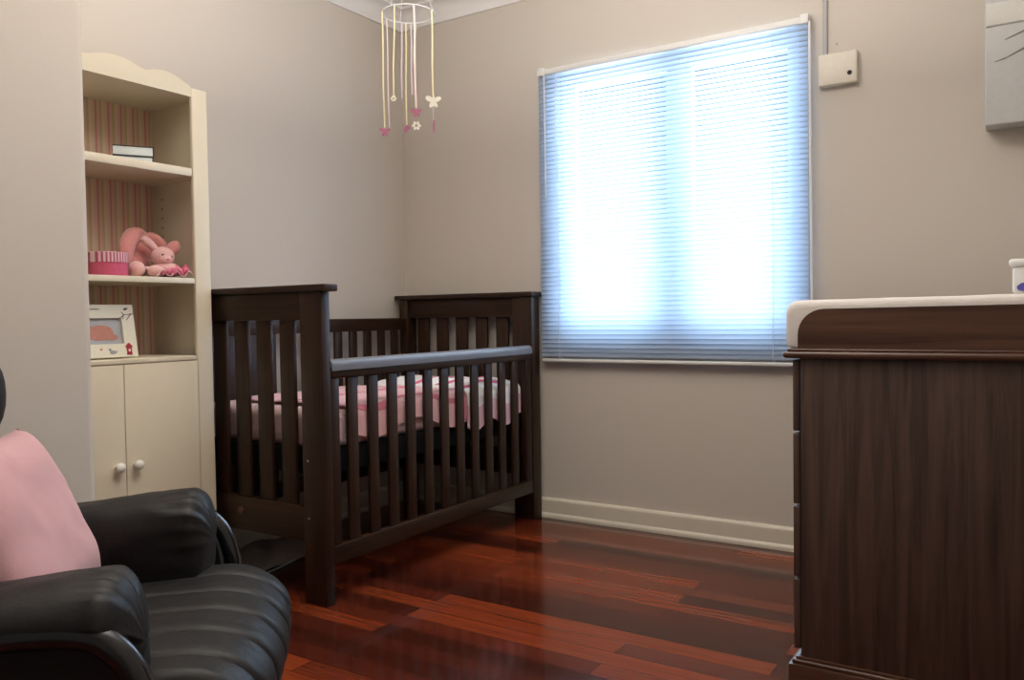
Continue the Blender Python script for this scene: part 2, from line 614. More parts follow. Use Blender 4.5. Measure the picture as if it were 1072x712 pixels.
# window: frame in the opening, two sashes with glass
mb = MB()
fy0, fy1 = 0.075, 0.125
fwid = 0.035
mb.box(WX0, WX0 + fwid, fy0, fy1, WZ0, WZ1)
mb.box(WX1 - fwid, WX1, fy0, fy1, WZ0, WZ1)
mb.box(WX0 + fwid, WX1 - fwid, fy0, fy1, WZ0, WZ0 + fwid)
mb.box(WX0 + fwid, WX1 - fwid, fy0, fy1, WZ1 - fwid, WZ1)
mb.box(1.520, 1.580, fy0, fy1, WZ0 + fwid, WZ1 - fwid)
win = struct(mb, 'window_1', 'frame_white', smooth=False)
for x0, x1 in ((WX0 + fwid, 1.520), (1.580, WX1 - fwid)):
    mb = MB()
    s = 0.032
    mb.box(x0, x0 + s, 0.085, 0.115, WZ0 + fwid, WZ1 - fwid)
    mb.box(x1 - s, x1, 0.085, 0.115, WZ0 + fwid, WZ1 - fwid)
    mb.box(x0 + s, x1 - s, 0.085, 0.115, WZ0 + fwid, WZ0 + fwid + s)
    mb.box(x0 + s, x1 - s, 0.085, 0.115, WZ1 - fwid - s, WZ1 - fwid)
    sash = mb.build('sash', 'frame_white', win, smooth=False)
    MB().box(x0 + s, x1 - s, 0.098, 0.102, WZ0 + fwid + s, WZ1 - fwid - s).build('pane', 'glass', sash, smooth=False)

# ------------------------------------------------------------------ cot (crib)
crib = thing('crib', (0.46, -0.74, 0), 'dark brown wooden slatted crib standing in the room corner', 'crib')
PX0, PX1 = 0.045, 0.870


def crib_end(y0, y1, head):
    """one end panel: posts, top rail with cap, slats, bottom rail"""
    yc = (y0 + y1) / 2 + (-0.003 if not head else 0.004)
    yi0, yi1 = yc - 0.0075, yc + 0.0075
    yr0, yr1 = (y0 + 0.001, y1 - 0.001) if not head else (-0.086, -0.046)
    MB().box(0.757 if head else 0.765, PX1, y0, y1, 0.0, 1.082, 0.004).build('leg', 'crib', crib)
    MB().box(PX0, 0.098 if head else 0.125, y0, y1, 0.0, 1.082, 0.004).build('leg', 'crib', crib)
    MB().box(0.095 if head else 0.122, 0.768, yr0, yr1, 0.985, 1.081, 0.003).build('top_rail', 'cribx', crib)
    MB().box(0.018, 0.880 if head else 0.900, y0 - 0.012, y1 + 0.012, 1.081, 1.106, 0.006, 3).build('cap_rail', 'cribx', crib)
    sl = MB().box(-0.0365, 0.0365, yi0, yi1, 0.330, 0.988, 0.003).build('slat', 'crib', crib)
    first = True
    for k in range(5):
        x = (0.686 - 0.1215 * k) if not head else (0.6765 - 0.1252 * k)
        loc = Vector((x - 0.46, 0, 0)) + Vector((0, 0, 0))
        if first:
            # shift the template's mesh so that only x differs between copies
            sl.location = (x, 0, 0)
            first = False
        else:
            copy_part(sl, crib, (x, 0, 0))
    br_ = MB().box(0.095 if head else 0.122, 0.768, yr0, yr1, 0.212, 0.335, 0.004).build('bottom_rail', 'cribx', crib)
    if not head:
        MB().lathe([(0.002, -0.006), (0.013, -0.006), (0.0135, -0.001), (0.013, 0.004)], (0.436, y0, 0.285), 'y', 18).build('bolt_cap', 'dressx', br_)
        for zz in (0.497, 0.297):
            MB().lathe([(0.001, -0.002), (0.004, -0.002), (0.0045, 0.003)], (0.792, y0, zz), 'y', 12).build('screw', 'brass', br_)


crib_end(-1.471, -1.430, False)
crib_end(-0.103, -0.030, True)
# legs' lower feet of the foot end are a little deeper
# drop side on the room side
XS0, XS1 = 0.838, 0.866
rail = MB().box(XS0 - 0.004, XS1 + 0.004, -1.428, -0.105, 0.780, 0.822, 0.006, 3).build('side_top_rail', 'criby', crib)
prof = []
for k in range(13):
    a = PI * k / 12
    prof.append((0.852 + 0.021 * math.cos(a), 0.822 + 0.026 * math.sin(a) ** 0.8 if 0 < k < 12 else 0.822))
prof = [(0.873, 0.808)] + prof + [(0.831, 0.808)]
MB().prism(prof, 'y', -1.426, -0.107).build('rail_cover', 'teether', rail, label='smooth plastic teething cover over the side rail, window reflection painted grey')
MB().box(XS0, XS1, -1.428, -1.388, 0.195, 0.782, 0.003).build('side_stile', 'crib', crib)
MB().box(XS0, XS1, -0.156, -0.105, 0.195, 0.782, 0.003).build('side_stile', 'crib', crib)
MB().box(XS0 - 0.002, XS1 + 0.003, -1.428, -0.105, 0.136, 0.199, 0.004).build('side_bottom_rail', 'criby', crib)
sl = MB().box(XS0 + 0.007, XS1 - 0.007, -0.0255, 0.0255, 0.196, 0.784, 0.003).build('side_slat', 'crib', crib)
for k in range(11):
    y = -1.314 + 0.1076 * k
    if k == 0:
        sl.location = (0, y, 0)
    else:
        copy_part(sl, crib, (0, y, 0))
# fixed side at the wall
MB().box(0.058, 0.092, -1.432, -0.100, 0.925, 0.988, 0.006, 3).build('side_top_rail', 'criby', crib)
MB().box(0.058, 0.092, -1.432, -0.100, 0.200, 0.262, 0.004).build('side_bottom_rail', 'criby', crib)
sl = MB().box(0.069, 0.082, -0.0255, 0.0255, 0.260, 0.928, 0.003).build('side_slat', 'crib', crib)
for k in range(12):
    y = -1.313 + 0.1025 * k
    if k == 0:
        sl.location = (0, y, 0)
    else:
        copy_part(sl, crib, (0, y, 0))
# slat templates were built relative to the crib origin while their location is absolute: undo the offset on that axis
for o in list(crib.children):
    if o.name.split('.')[0] == 'slat':
        o.location.x = o.location.x
    if o.name.split('.')[0] == 'side_slat':
        o.location.y = o.location.y
mb = MB()
mb.box(0.100, 0.820, -1.425, -1.395, 0.440, 0.527, 0.003)
mb.box(0.100, 0.820, -0.140, -0.110, 0.440, 0.527, 0.003)
mb.box(0.100, 0.130, -1.395, -0.140, 0.440, 0.527, 0.003)
mb.box(0.790, 0.820, -1.395, -0.140, 0.440, 0.527, 0.003)
for k in range(9):
    mb.box(0.13, 0.79, -1.36 + 0.14 * k, -1.27 + 0.14 * k, 0.495, 0.515)
mb.build('mattress_base', 'dark', crib)


# ------------------------------------------------------------------ bedding
def cushion(x0, x1, y0, y1, z0, z1, r, n=7, wob=0.0):
    """box with well rounded edges built as a lofted ring stack"""
    rings = []
    m = 5
    prof = []
    for k in range(m + 1):
        a = PI / 2 * k / m
        prof.append((r * (1 - math.sin(a)), r * (1 - math.cos(a))))
    levels = [(i, z0 + d) for i, d in prof] + [(i, z1 - d) for i, d in reversed(prof)]
    mbx = MB()
    for ins, z in levels:
        ring = []
        rr = max(r * 1.6 - ins, 0.004)
        for cx_, cy_, a0 in ((x1 - ins - rr, y1 - ins - rr, 0), (x0 + ins + rr, y1 - ins - rr, PI / 2), (x0 + ins + rr, y0 + ins + rr, PI), (x1 - ins - rr, y0 + ins + rr, 3 * PI / 2)):
            for k in range(n):
                a = a0 + PI / 2 * k / (n - 1)
                ring.append((cx_ + rr * math.cos(a), cy_ + rr * math.sin(a), z))
            # straight side subdivisions
        rings.append(ring)
    mbx.grid_rings(rings)
    return mbx


tag(cushion(0.104, 0.821, -1.402, -0.128, 0.528, 0.660, 0.030).build('mattress', 'sheet', origin=(0.466, -0.765, 0.528), angle=60),
    'crib mattress in a pale pink checked sheet lying inside the brown crib', 'mattress')


def drape(s_path, y0, y1, zdrop_fn, wav, seedz):
    """blanket draped over the mattress edge at the room side. s in 0..1 goes from the wall side across the top and down"""
    def f(t, s):
        y = y0 + (y1 - y0) * t
        drop = zdrop_fn(t)
        L1 = s_path
        L2 = drop
        d = s * (L1 + L2)
        if d < L1:
            x = 0.800 - (L1 - d) + 0.02
            z = 0.672 + 0.010 * fbm(x * 7, y * 7, seedz)
            if L1 - d < 0.03:
                z -= 0.006 * (1 - (L1 - d) / 0.03)
            n = 0
        else:
            e = d - L1
            x = 0.820 + 0.0095 * math.sin(min(e / 0.02, 1.0) * PI / 2) + wav * (0.5 + 0.5 * math.sin(y * 46 + seedz + 2 * fbm(y * 6, e * 5, seedz))) * min(e / 0.08, 1.0) * 0.5
            x = min(x, 0.8355)
            z = 0.664 - e
        return (x, y, z)
    return f


bl = thing('blanket', (0.55, -0.95, 0.665), 'pink fleece blanket with rose binding draped over the near end of the crib mattress', 'blanket')
fn = drape(0.60, -1.30, -0.60, lambda t: 0.085 + 0.03 * math.sin(t * 9) + 0.03 * t, 0.012, 1.3)
MB().plank(fn, 46, 40, 0.005).build('blanket_body', 'blanket', bl, angle=80)


def strip(fn_, s0, s1, t0, t1, lift):
    def g(t, s):
        p = Vector(fn_(t0 + (t1 - t0) * t, s0 + (s1 - s0) * s))
        q = Vector(fn_(t0 + (t1 - t0) * t, min(s0 + (s1 - s0) * s + 0.01, 1.0)))
        d = q - p
        nrm = Vector((-d.z, 0, d.x)) if d.length > 1e-6 else Vector((0, 0, 1))
        if nrm.length < 1e-6:
            nrm = Vector((0, 0, 1))
        nrm.normalize()
        if nrm.z < -0.2:
            nrm = -nrm
        if nrm.x < -0.2:
            nrm = -nrm
        return p + nrm * lift
    return g


MB().plank(strip(fn, 0.42, 0.46, 0.0, 1.0, 0.003), 46, 4, 0.003).build('binding', 'edge', bl, angle=80, label='rose pink binding strip')
MB().plank(strip(fn, 0.835, 0.865, 0.0, 1.0, 0.003), 46, 4, 0.003).build('binding', 'edge', bl, angle=80, label='rose pink binding strip')
# folded end hanging down beside the rail
MB().plank(strip(fn, 0.86, 1.0, 0.955, 1.0, 0.004), 6, 12, 0.003).build('hanging_fold', 'edge', bl, angle=80, label='salmon pink hanging fold')

ql = thing('quilt', (0.55, -0.36, 0.67), 'white and pink quilt with magenta bands folded over the window end of the crib mattress', 'quilt')


def qf(t, s):
    y = -0.592 + (0.430) * t
    L1, L2 = 0.52, 0.165 + 0.022 * math.sin(t * 11.0)
    d = s * (L1 + L2)
    if d < L1:
        x = 0.800 - (L1 - d) + 0.015
        puff = 0.030 * math.sin(PI * min(1, max(0, t))) ** 0.35
        z = 0.668 + puff * (0.55 + 0.45 * abs(math.sin((L1 - d) * 16))) + 0.006 * fbm(x * 8, y * 8, 4)
        e2 = (L1 - d)
        if e2 < 0.05:
            z -= 0.012 * (1 - e2 / 0.05) ** 2
    else:
        e = d - L1
        x = 0.815 + 0.0185 * math.sin(min(e / 0.03, 1) * PI / 2) + 0.002 * math.sin(y * 40)
        z = 0.672 - e
        x = min(x, 0.8355)
    return (x, y, z)


MB().plank(lambda t, s: qf(t, s * 0.86), 34, 44, 0.006).build('quilt_top', 'quilt_white', ql, angle=80)
MB().plank(lambda t, s: qf(t, 0.86 + s * 0.14), 34, 10, 0.006).build('quilt_border', 'quilt_pink', ql, angle=80, label='soft pink lower border')
for s0, s1 in ((0.30, 0.36), (0.52, 0.60), (0.70, 0.735)):
    MB().plank(strip(qf, s0, s1, 0.02, 0.72, 0.004), 26, 5, 0.003).build('quilt_band', 'magenta', ql, angle=80, label='magenta band across the white quilt')

# ------------------------------------------------------------------ cream bookcase in the alcove
bc = thing('bookcase', (0.17, -1.853, 0), 'tall cream bookcase with striped back and two doors in the alcove', 'bookcase')
BX0, BX1 = 0.012, 0.330          # back and front
BY0, BY1 = -2.204, -1.500
T = 0.018
MB().box(BX0, BX1 - 0.018, BY1 - T, BY1, 0.0, 1.818, 0.001).build('side_panel', 'shelf', bc)
MB().box(BX0, BX1 - 0.018, BY0, BY0 + T, 0.0, 1.818, 0.001).build('side_panel', 'shelf', bc)
MB().box(BX0, BX0 + 0.008, BY0 + T, BY1 - T, 0.06, 1.80).build('back_panel', 'shelfback', bc, smooth=False, label='back panel papered in pink and olive stripes')
mb = MB().box(BX0 + 0.008, BX1 - 0.018, BY0 + T, BY1 - T, 1.800, 1.818)
mb.build('top_panel', 'shelf', bc, smooth=False)
MB().box(BX0 + 0.008, BX1 - 0.002, BY0 + T, BY1 - 0.066, 1.512, 1.541, 0.002).build('shelf', 'shelf', bc)
MB().box(BX0 + 0.008, BX1 - 0.002, BY0 + T, BY1 - 0.066, 1.123, 1.143, 0.002).build('shelf', 'shelf', bc)
MB().box(BX0 + 0.008, BX1 + 0.004, BY0 + T, BY1 - 0.070, 0.846, 0.862, 0.002).build('shelf', 'shelf', bc)
MB().box(BX0 + 0.008, BX1 - 0.02, BY1 - 0.066, BY1 - T, 1.512, 1.541).build('shelf_end', 'shelf', bc, smooth=False)
MB().box(BX0 + 0.008, BX1 - 0.02, BY1 - 0.066, BY1 - T, 1.123, 1.143).build('shelf_end', 'shelf', bc, smooth=False)
MB().box(BX0 + 0.008, BX1 - 0.02, BY0 + T, BY1 - T, 0.06, 0.08).build('floor_panel', 'shelf', bc, smooth=False)
for y0, y1 in ((BY1 - 0.062, BY1 + 0.003), (BY0 - 0.003, BY0 + 0.062)):
    MB().box(BX1 - 0.018, BX1, y0, y1, 0.0, 1.832, 0.004, 3).build('face_stile', 'shelf', bc)
# scalloped crest: symmetric about the middle
YM = (BY0 + BY1) / 2
half = [(BY1 - 0.030, 1.8325), (BY1 - 0.055, 1.836), (BY1 - 0.085, 1.845), (BY1 - 0.115, 1.8575), (BY1 - 0.145, 1.866), (BY1 - 0.175, 1.868), (BY1 - 0.205, 1.864),
        (BY1 - 0.232, 1.8555), (BY1 - 0.248, 1.8545), (BY1 - 0.270, 1.860), (BY1 - 0.295, 1.868), (BY1 - 0.320, 1.8735), (YM, 1.876)]
half = [(p.x, p.y) for p in catmull([(a, b, 0) for a, b in half], 4)]
full = half + [(2 * YM - y, z) for y, z in reversed(half[:-1])]
low = [(BY0 + 0.076, 1.802), (BY1 - 0.076, 1.800)]
poly = [(BY1 - 0.0625, 1.800), (BY1 - 0.0625, 1.8315), ] + [p for p in full if BY0 + 0.0625 < p[0] < BY1 - 0.0625] + [(BY0 + 0.0625, 1.8315), (BY0 + 0.0625, 1.800)]
MB().prism(poly, 'x', BX1 - 0.018, BX1 - 0.001).build('crest', 'shelf', bc, angle=30, label='scalloped cream crest board')
MB().box(BX1 - 0.03, BX1 - 0.004, BY0 + 0.062, BY1 - 0.062, 0.0, 0.075).build('plinth', 'shelf', bc, smooth=False)
for y0, y1, ky in ((YM + 0.0015, BY1 - 0.066, YM + 0.032), (BY0 + 0.066, YM - 0.0015, YM - 0.034)):
    d = MB().box(BX1 - 0.016, BX1 + 0.002, y0, y1, 0.080, 0.844, 0.002).build('door', 'shelf', bc)
    MB().lathe([(0.0005, 0.0), (0.008, 0.0), (0.0075, 0.008), (0.012, 0.013), (0.0165, 0.020), (0.0165, 0.026), (0.012, 0.033), (0.005, 0.036), (0.0005, 0.0365)],
               (BX1 + 0.002, ky, 0.503), 'x', 22).build('knob', 'knob', d, label='round white china knob')

# shelf pegs holes on the inner side (small)
for k in range(7):
    MB().lathe([(0.001, -0.001), (0.003, -0.001), (0.003, 0.0005)], (0.075, BY1 - T, 1.24 + 0.036 * k), 'y', 8).build('peg_hole', 'hole', bc)

# two books on the upper shelf
BKR = math.radians(-31)
ZB = 1.5412
b1 = thing('book', (0.150, -1.680, ZB), 'lower of two flat white-edged books on the top shelf of the bookcase', 'book', rz=BKR, group='books lying on the top shelf')
MB().box(-0.055, 0.052, -0.066, 0.060, 0.002, 0.036, 0.001).build('page_block', 'pages', b1, local=True)
mb = MB().box(-0.057, 0.055, -0.066, 0.064, 0.036, 0.0385)
mb.box(-0.057, 0.055, -0.066, 0.064, 0.0, 0.002)
mb.box(-0.057, 0.055, 0.0605, 0.064, 0.002, 0.036)
mb.build('book_cover', 'cover', b1, smooth=False, local=True)
ZB2 = ZB + 0.0388
b2 = thing('book', (0.150, -1.680, ZB2), 'upper of two flat books, white edged with a dark cover, on the top shelf', 'book', rz=BKR, group='books lying on the top shelf')
MB().box(-0.052, 0.054, -0.067, 0.062, 0.002, 0.032, 0.001).build('page_block', 'pages', b2, local=True)
mb = MB().box(-0.056, 0.056, -0.068, 0.066, 0.032, 0.035)
mb.box(-0.056, 0.056, -0.068, 0.066, 0.0, 0.002)
mb.box(-0.056, 0.056, 0.0625, 0.066, 0.002, 0.032)
mb.build('book_cover', 'cover', b2, smooth=False, local=True)

# round pink gift box
ZS = 1.1432
gb = thing('gift_box', (0.245, -1.845, ZS), 'round hot pink box with a striped lid beside the plush toys', 'box')
MB().lathe([(0.001, 0), (0.0615, 0), (0.063, 0.002), (0.063, 0.048), (0.001, 0.048)], (0.240, -1.843, ZS + 0.0002), 'z', 40).build('box_body', 'hotpink', gb)
MB().lathe([(0.001, 0.046), (0.0655, 0.046), (0.0655, 0.079), (0.063, 0.081), (0.001, 0.081)], (0.240, -1.843, ZS + 0.0002), 'z', 40).build('box_lid', 'lidstripe', gb, label='lid with narrow pink and white stripes')

# large plush bunny behind, curled to the right
pb = thing('plush_bunny', (0.16, -1.68, ZS), 'large dusky pink plush rabbit with drooping ears slumped behind the small pale one', 'plush toy')
mb = MB()
mb.ball((0.135, -1.690, ZS + 0.056), 0.060, 0.066, 0.056)
mb.ball((0.140, -1.655, ZS + 0.105), 0.045, 0.050, 0.045)
mb.build('plush_body', 'plush', pb)
ear1 = [(0.140, -1.640, ZS + 0.130), (0.150, -1.668, ZS + 0.160), (0.170, -1.708, ZS + 0.150), (0.190, -1.742, ZS + 0.110), (0.198, -1.750, ZS + 0.075), (0.198, -1.748, ZS + 0.050)]
MB().tube(catmull(ear1, 6), [0.016 + 0.014 * math.sin(PI * min(1, k / 30 * 0.9 + 0.1)) for k in range(31)], 12).build('plush_ear', 'plush', pb)
ear2 = [(0.140, -1.645, ZS + 0.128), (0.150, -1.625, ZS + 0.152), (0.160, -1.600, ZS + 0.140), (0.170, -1.578, ZS + 0.112), (0.175, -1.566, ZS + 0.085)]
MB().tube(catmull(ear2, 6), [0.012 + 0.011 * math.sin(PI * min(1, k / 24 * 0.9 + 0.1)) for k in range(25)], 12).build('plush_ear', 'plush', pb)
MB().ball((0.250, -1.744, ZS + 0.029), 0.033, 0.027, 0.0285).build('plush_foot', 'plush_pale', pb, label='pale peach foot pad')
MB().ball((0.195, -1.712, ZS + 0.030), 0.036, 0.028, 0.030).build('plush_foot', 'plush', pb)

# small bunny comforter in front
cb = thing('plush_comforter', (0.25, -1.63, ZS), 'small pale pink plush rabbit with pricked ears lying on its satin edged cloth', 'plush toy')
mb = MB()
mb.ball((0.245, -1.637, ZS + 0.078), 0.036, 0.042, 0.037)
mb.ball((0.272, -1.646, ZS + 0.066), 0.020, 0.022, 0.018)
mb.build('plush_head', 'plush_pale', cb)
for y, sg in ((-1.650, -1), (-1.610, 1)):
    if sg < 0:
        pth = [(0.235, -1.655, ZS + 0.100), (0.228, -1.680, ZS + 0.125), (0.222, -1.702, ZS + 0.147)]
    else:
        pth = [(0.240, -1.608, ZS + 0.090), (0.236, -1.588, ZS + 0.112), (0.232, -1.570, ZS + 0.136)]
    pp = catmull(pth, 6)
    MB().tube(pp, [0.011 + (0.013 if sg > 0 else 0.005) * math.sin(PI * k / 12) for k in range(len(pp) - 1)] + [0.004], 10).build('plush_ear', 'plush_pale' if sg < 0 else 'plush', cb)
for y, z in ((-1.658, 0.083), (-1.621, 0.079)):
    MB().ball((0.2765, y, ZS + z), 0.0035, seg=8).build('eye', 'black', cb)
MB().ball((0.2915, -1.647, ZS + 0.066), 0.004, 0.006, 0.004, seg=8).build('nose', 'satin', cb)
mb = MB()
mb.ball((0.255, -1.630, ZS + 0.030), 0.045, 0.050, 0.029)
mb.ball((0.292, -1.700, ZS + 0.022), 0.024, 0.026, 0.021)
mb.build('plush_body', 'plush_pale', cb)


def cloth_fn(t, s):
    y = -1.715 + 0.145 * t
    x = 0.235 + 0.088 * s
    z = ZS + 0.010 + 0.036 * (1 - s) * math.sin(PI * (0.15 + 0.8 * t)) + 0.010 * math.sin(t * 17 + s * 5) * (0.4 + s)
    return (x, y, max(z, ZS + 0.0045))


MB().plank(cloth_fn, 30, 14, 0.003).build('comfort_cloth', 'plush_pale', cb, angle=80)
for k, (a, b2_, c2) in enumerate((((0.312, -1.690), (0.318, -1.630), 0.014), ((0.314, -1.650), (0.316, -1.580), 0.026), ((0.285, -1.620), (0.300, -1.572), 0.038))):
    pts = []
    for i in range(17):
        t = i / 16
        pts.append((a[0] + (b2_[0] - a[0]) * t, a[1] + (b2_[1] - a[1]) * t, ZS + 0.0112 + c2 * abs(math.sin(PI * (t * 1.5 + 0.1 * k))) * 0.8))
    MB().tube(pts, [0.0075 + 0.0035 * math.sin(i * 1.1) for i in range(17)], 8).build('satin_edge', 'satin', cb, label='glossy rose satin trim')

# photo frame leaning on the door shelf
pf = thing('photo_frame', (0.245, -1.835, 0.862), 'cream decorated photo frame holding a baby picture on the lower shelf', 'picture frame')
tilt = 0.17
FZ = 0.8625
FYR, FYL, FH = -1.762, -1.985, 0.182


def fp(y, h, d=0.0):
    """point on the leaning frame face: y across, h up the face, d out of it (towards the room)"""
    return (0.262 - h * math.sin(tilt) + d * math.cos(tilt), y, FZ + h * math.cos(tilt) + d * math.sin(tilt) + 0.003)


def fbox(mbx, y0, y1, h0, h1, d0, d1):
    c = [fp(y, h, d) for d in (d0, d1) for y, h in ((y0, h0), (y1, h0), (y1, h1), (y0, h1))]
    return mbx.grid_rings([c[:4], c[4:]])


def fpoly(mbx, pts, d0, d1):
    return mbx.grid_rings([[fp(y, h, d0) for y, h in pts], [fp(y, h, d1) for y, h in pts]])


PY0, PY1, PH0, PH1 = -1.950, -1.807, 0.046, 0.136
mb = MB()
fbox(mb, FYL, FYR, 0.0, PH0, 0.0, 0.014)
fbox(mb, FYL, FYR, PH1, FH, 0.0, 0.014)
fbox(mb, FYL, PY0, PH0, PH1, 0.0, 0.014)
fbox(mb, PY1, FYR, PH0, PH1, 0.0, 0.014)
mb.build('frame_border', 'card', pf, smooth=False)
mb = MB()
fbox(mb, PY0, PY1, PH0, PH1, 0.001, 0.004)
ph = mb.build('photo', 'photo_bg', pf, smooth=False, label='small photo of a sleeping baby')
mb = MB()
fpoly(mb, [(-1.905 + 0.068 * math.cos(a) * 1.0 - 0.0, 0.086 + 0.024 * math.sin(a) + 0.006 * math.sin(2 * a)) for a in [2 * PI * k / 22 for k in range(22)]], 0.004, 0.0052)
fpoly(mb, [(-1.842 + 0.020 * math.cos(a), 0.070 + 0.011 * math.sin(a)) for a in [2 * PI * k / 16 for k in range(16)]], 0.004, 0.0056)
mb.build('pictured_baby', 'skin', ph, smooth=False)
mb = MB()
hx = -1.793
fpoly(mb, [(hx - 0.010, 0.006), (hx + 0.010, 0.006), (hx + 0.010, 0.012), (hx - 0.010, 0.012)], 0.014, 0.0152)
fpoly(mb, [(hx - 0.0085, 0.012), (hx + 0.0085, 0.012), (hx + 0.0095, 0.034), (hx - 0.0095, 0.034)], 0.014, 0.0155)
fpoly(mb, [(hx - 0.0145, 0.033), (hx + 0.0145, 0.033), (hx + 0.002, 0.047), (hx - 0.002, 0.047)], 0.014, 0.0160)
bh = mb.build('birdhouse_motif', 'red', pf, smooth=False, label='dark red birdhouse motif')
MB().grid_rings([[fp(hx + 0.0045 * math.cos(a), 0.022 + 0.0055 * math.sin(a), d) for a in [2 * PI * k / 14 for k in range(14)]] for d in (0.0150, 0.0163)]).build('birdhouse_hole', 'rib_pink', bh, smooth=False)
mb = MB()
for a, b_ in (((FYR - 0.001, 0.149), (-1.795, 0.146)), ((-1.795, 0.146), (-1.817, 0.134)), ((-1.797, 0.146), (-1.806, 0.156)), ((-1.770, 0.150), (-1.790, 0.128)), ((-1.800, 0.145), (-1.803, 0.131))):
    d = Vector((b_[0] - a[0], b_[1] - a[1]))
    n_ = Vector((-d.y, d.x)).normalized() * 0.0016
    fpoly(mb, [(a[0] + n_.x, a[1] + n_.y), (b_[0] + n_.x * 0.5, b_[1] + n_.y * 0.5), (b_[0] - n_.x * 0.5, b_[1] - n_.y * 0.5), (a[0] - n_.x, a[1] - n_.y)], 0.014, 0.0152)
mb.build('branch_motif', 'branch', pf, smooth=False, label='dark twig motif in the corner')
mb = MB()
fpoly(mb, [(-1.791 + 0.006 * math.cos(a), 0.166 + 0.004 * math.sin(a)) for a in [2 * PI * k / 10 for k in range(10)]], 0.014, 0.0152)
fpoly(mb, [(-1.785 + 0.0035 * math.cos(a), 0.168 + 0.0035 * math.sin(a)) for a in [2 * PI * k / 10 for k in range(10)]], 0.014, 0.0152)
mb.build('owl_motif', 'branch', pf, smooth=False, label='tiny dark owl motif')
mb = MB()
fpoly(mb, [(-1.90 + 0.02 * math.cos(a), 0.166 + 0.0016 * math.sin(a)) for a in [2 * PI * k / 10 for k in range(10)]], 0.014, 0.0152)
mb.build('leaf_motif', 'branch', pf, smooth=False)
mb = MB()
fpoly(mb, [(-1.853 + 0.010 * math.cos(a), 0.017 + 0.007 * math.sin(a)) for a in [2 * PI * k / 14 for k in range(14)]], 0.014, 0.0152)
fpoly(mb, [(-1.846, 0.018), (-1.836, 0.024), (-1.842, 0.012)], 0.014, 0.0152)
fpoly(mb, [(-1.862 + 0.0045 * math.cos(a), 0.026 + 0.0045 * math.sin(a)) for a in [2 * PI * k / 10 for k in range(10)]], 0.014, 0.0152)
mb.build('bird_motif', 'grey_ink', pf, smooth=False, label='small grey bird motif')
mb = MB()
fpoly(mb, [(-1.893 + 0.0042 * math.cos(a), 0.028 + 0.0042 * math.sin(a)) for a in [2 * PI * k / 10 for k in range(10)]], 0.014, 0.0152)
mb.build('flower_motif', 'plush', pf, smooth=False)
mb = MB()
mb.prism([(0.262 - 0.10 * math.sin(tilt) - 0.004, FZ + 0.10), (0.17, FZ + 0.001), (0.174, FZ + 0.001), (0.262 - 0.10 * math.sin(tilt) - 0.001, FZ + 0.105)], 'y', -1.89, -1.86)
mb.build('strut', 'cover', pf, smooth=False)

# ------------------------------------------------------------------ window blind
BLX0, BLX1, BLZ0, BLZ1 = 0.888, 2.138, 0.770, 2.158
wb = thing('window_blind', ((BLX0 + BLX1) / 2, -0.036, BLZ1), 'closed white venetian blind glowing over the window', 'blind')
BYC = -0.036
MB().box(BLX0 - 0.002, BLX1 + 0.002, BYC - 0.014, BYC + 0.016, BLZ1 - 0.020, BLZ1 + 0.006, 0.002).build('headrail', 'rail', wb)
for x in (BLX0 + 0.02, BLX1 - 0.012):
    MB().box(x - 0.016, x + 0.016, BYC - 0.016, 0.0, BLZ1 - 0.022, BLZ1 + 0.016, 0.002).build('bracket', 'rail', wb)
MB().box(BLX0 + 0.004, BLX1 - 0.002, BYC - 0.012, BYC + 0.012, BLZ0 - 0.004, BLZ0 + 0.011, 0.004, 3).build('bottom_rail', 'rail', wb)
pitch = 0.0213
ang = math.radians(59.5)
z0 = BLZ1 - 0.034
nsl = int((z0 - (BLZ0 + 0.02)) / pitch) + 1
prof = []
for sgn in (1, -1):
    rngk = range(7) if sgn == 1 else range(6, -1, -1)
    for k in rngk:
        c = -1 + 2 * k / 6
        w_ = 0.0125 * c
        bulge = 0.0020 * (1 - c * c) + (0.0002 if sgn == 1 else -0.0002)
        # c=-1 is the room-side edge (lower)
        yy = w_ * math.cos(ang) - bulge * math.sin(ang)
        zz = w_ * math.sin(ang) + bulge * math.cos(ang)
        prof.append((BYC + yy, zz))
mb = MB().prism(prof, 'x', BLX0, BLX1)
slat = mb.build('slat', 'slat', wb, angle=60)
OFFZ = BLZ1
for k in range(nsl):
    z = z0 - k * pitch
    if k == 0:
        slat.location = (0, 0, z)
    else:
        copy_part(slat, wb, (0, 0, z))
for x in (BLX0 + 0.105, BLX1 - 0.140):
    mb = MB()
    mb.tube([(x, BYC - 0.0135, BLZ1 - 0.02), (x, BYC - 0.0135, BLZ0)], 0.0012, 6)
    mb.tube([(x, BYC + 0.0135, BLZ1 - 0.02), (x, BYC + 0.0135, BLZ0)], 0.0012, 6)
    mb.build('ladder_cord', 'white', wb)
mb = MB().tube([(BLX1 + 0.007, BYC - 0.006, BLZ1 - 0.015), (BLX1 + 0.009, BYC - 0.006, 1.6), (BLX1 + 0.013, BYC - 0.006, 0.98)], 0.0052, 8)
mb.build('pull_cord', 'white', wb)
mb = MB().tube([(BLX0 + 0.040, BYC - 0.018, BLZ1 - 0.02), (BLX0 + 0.042, BYC - 0.020, 1.55)], 0.003, 8)
mb.build('tilt_wand', 'white', wb)

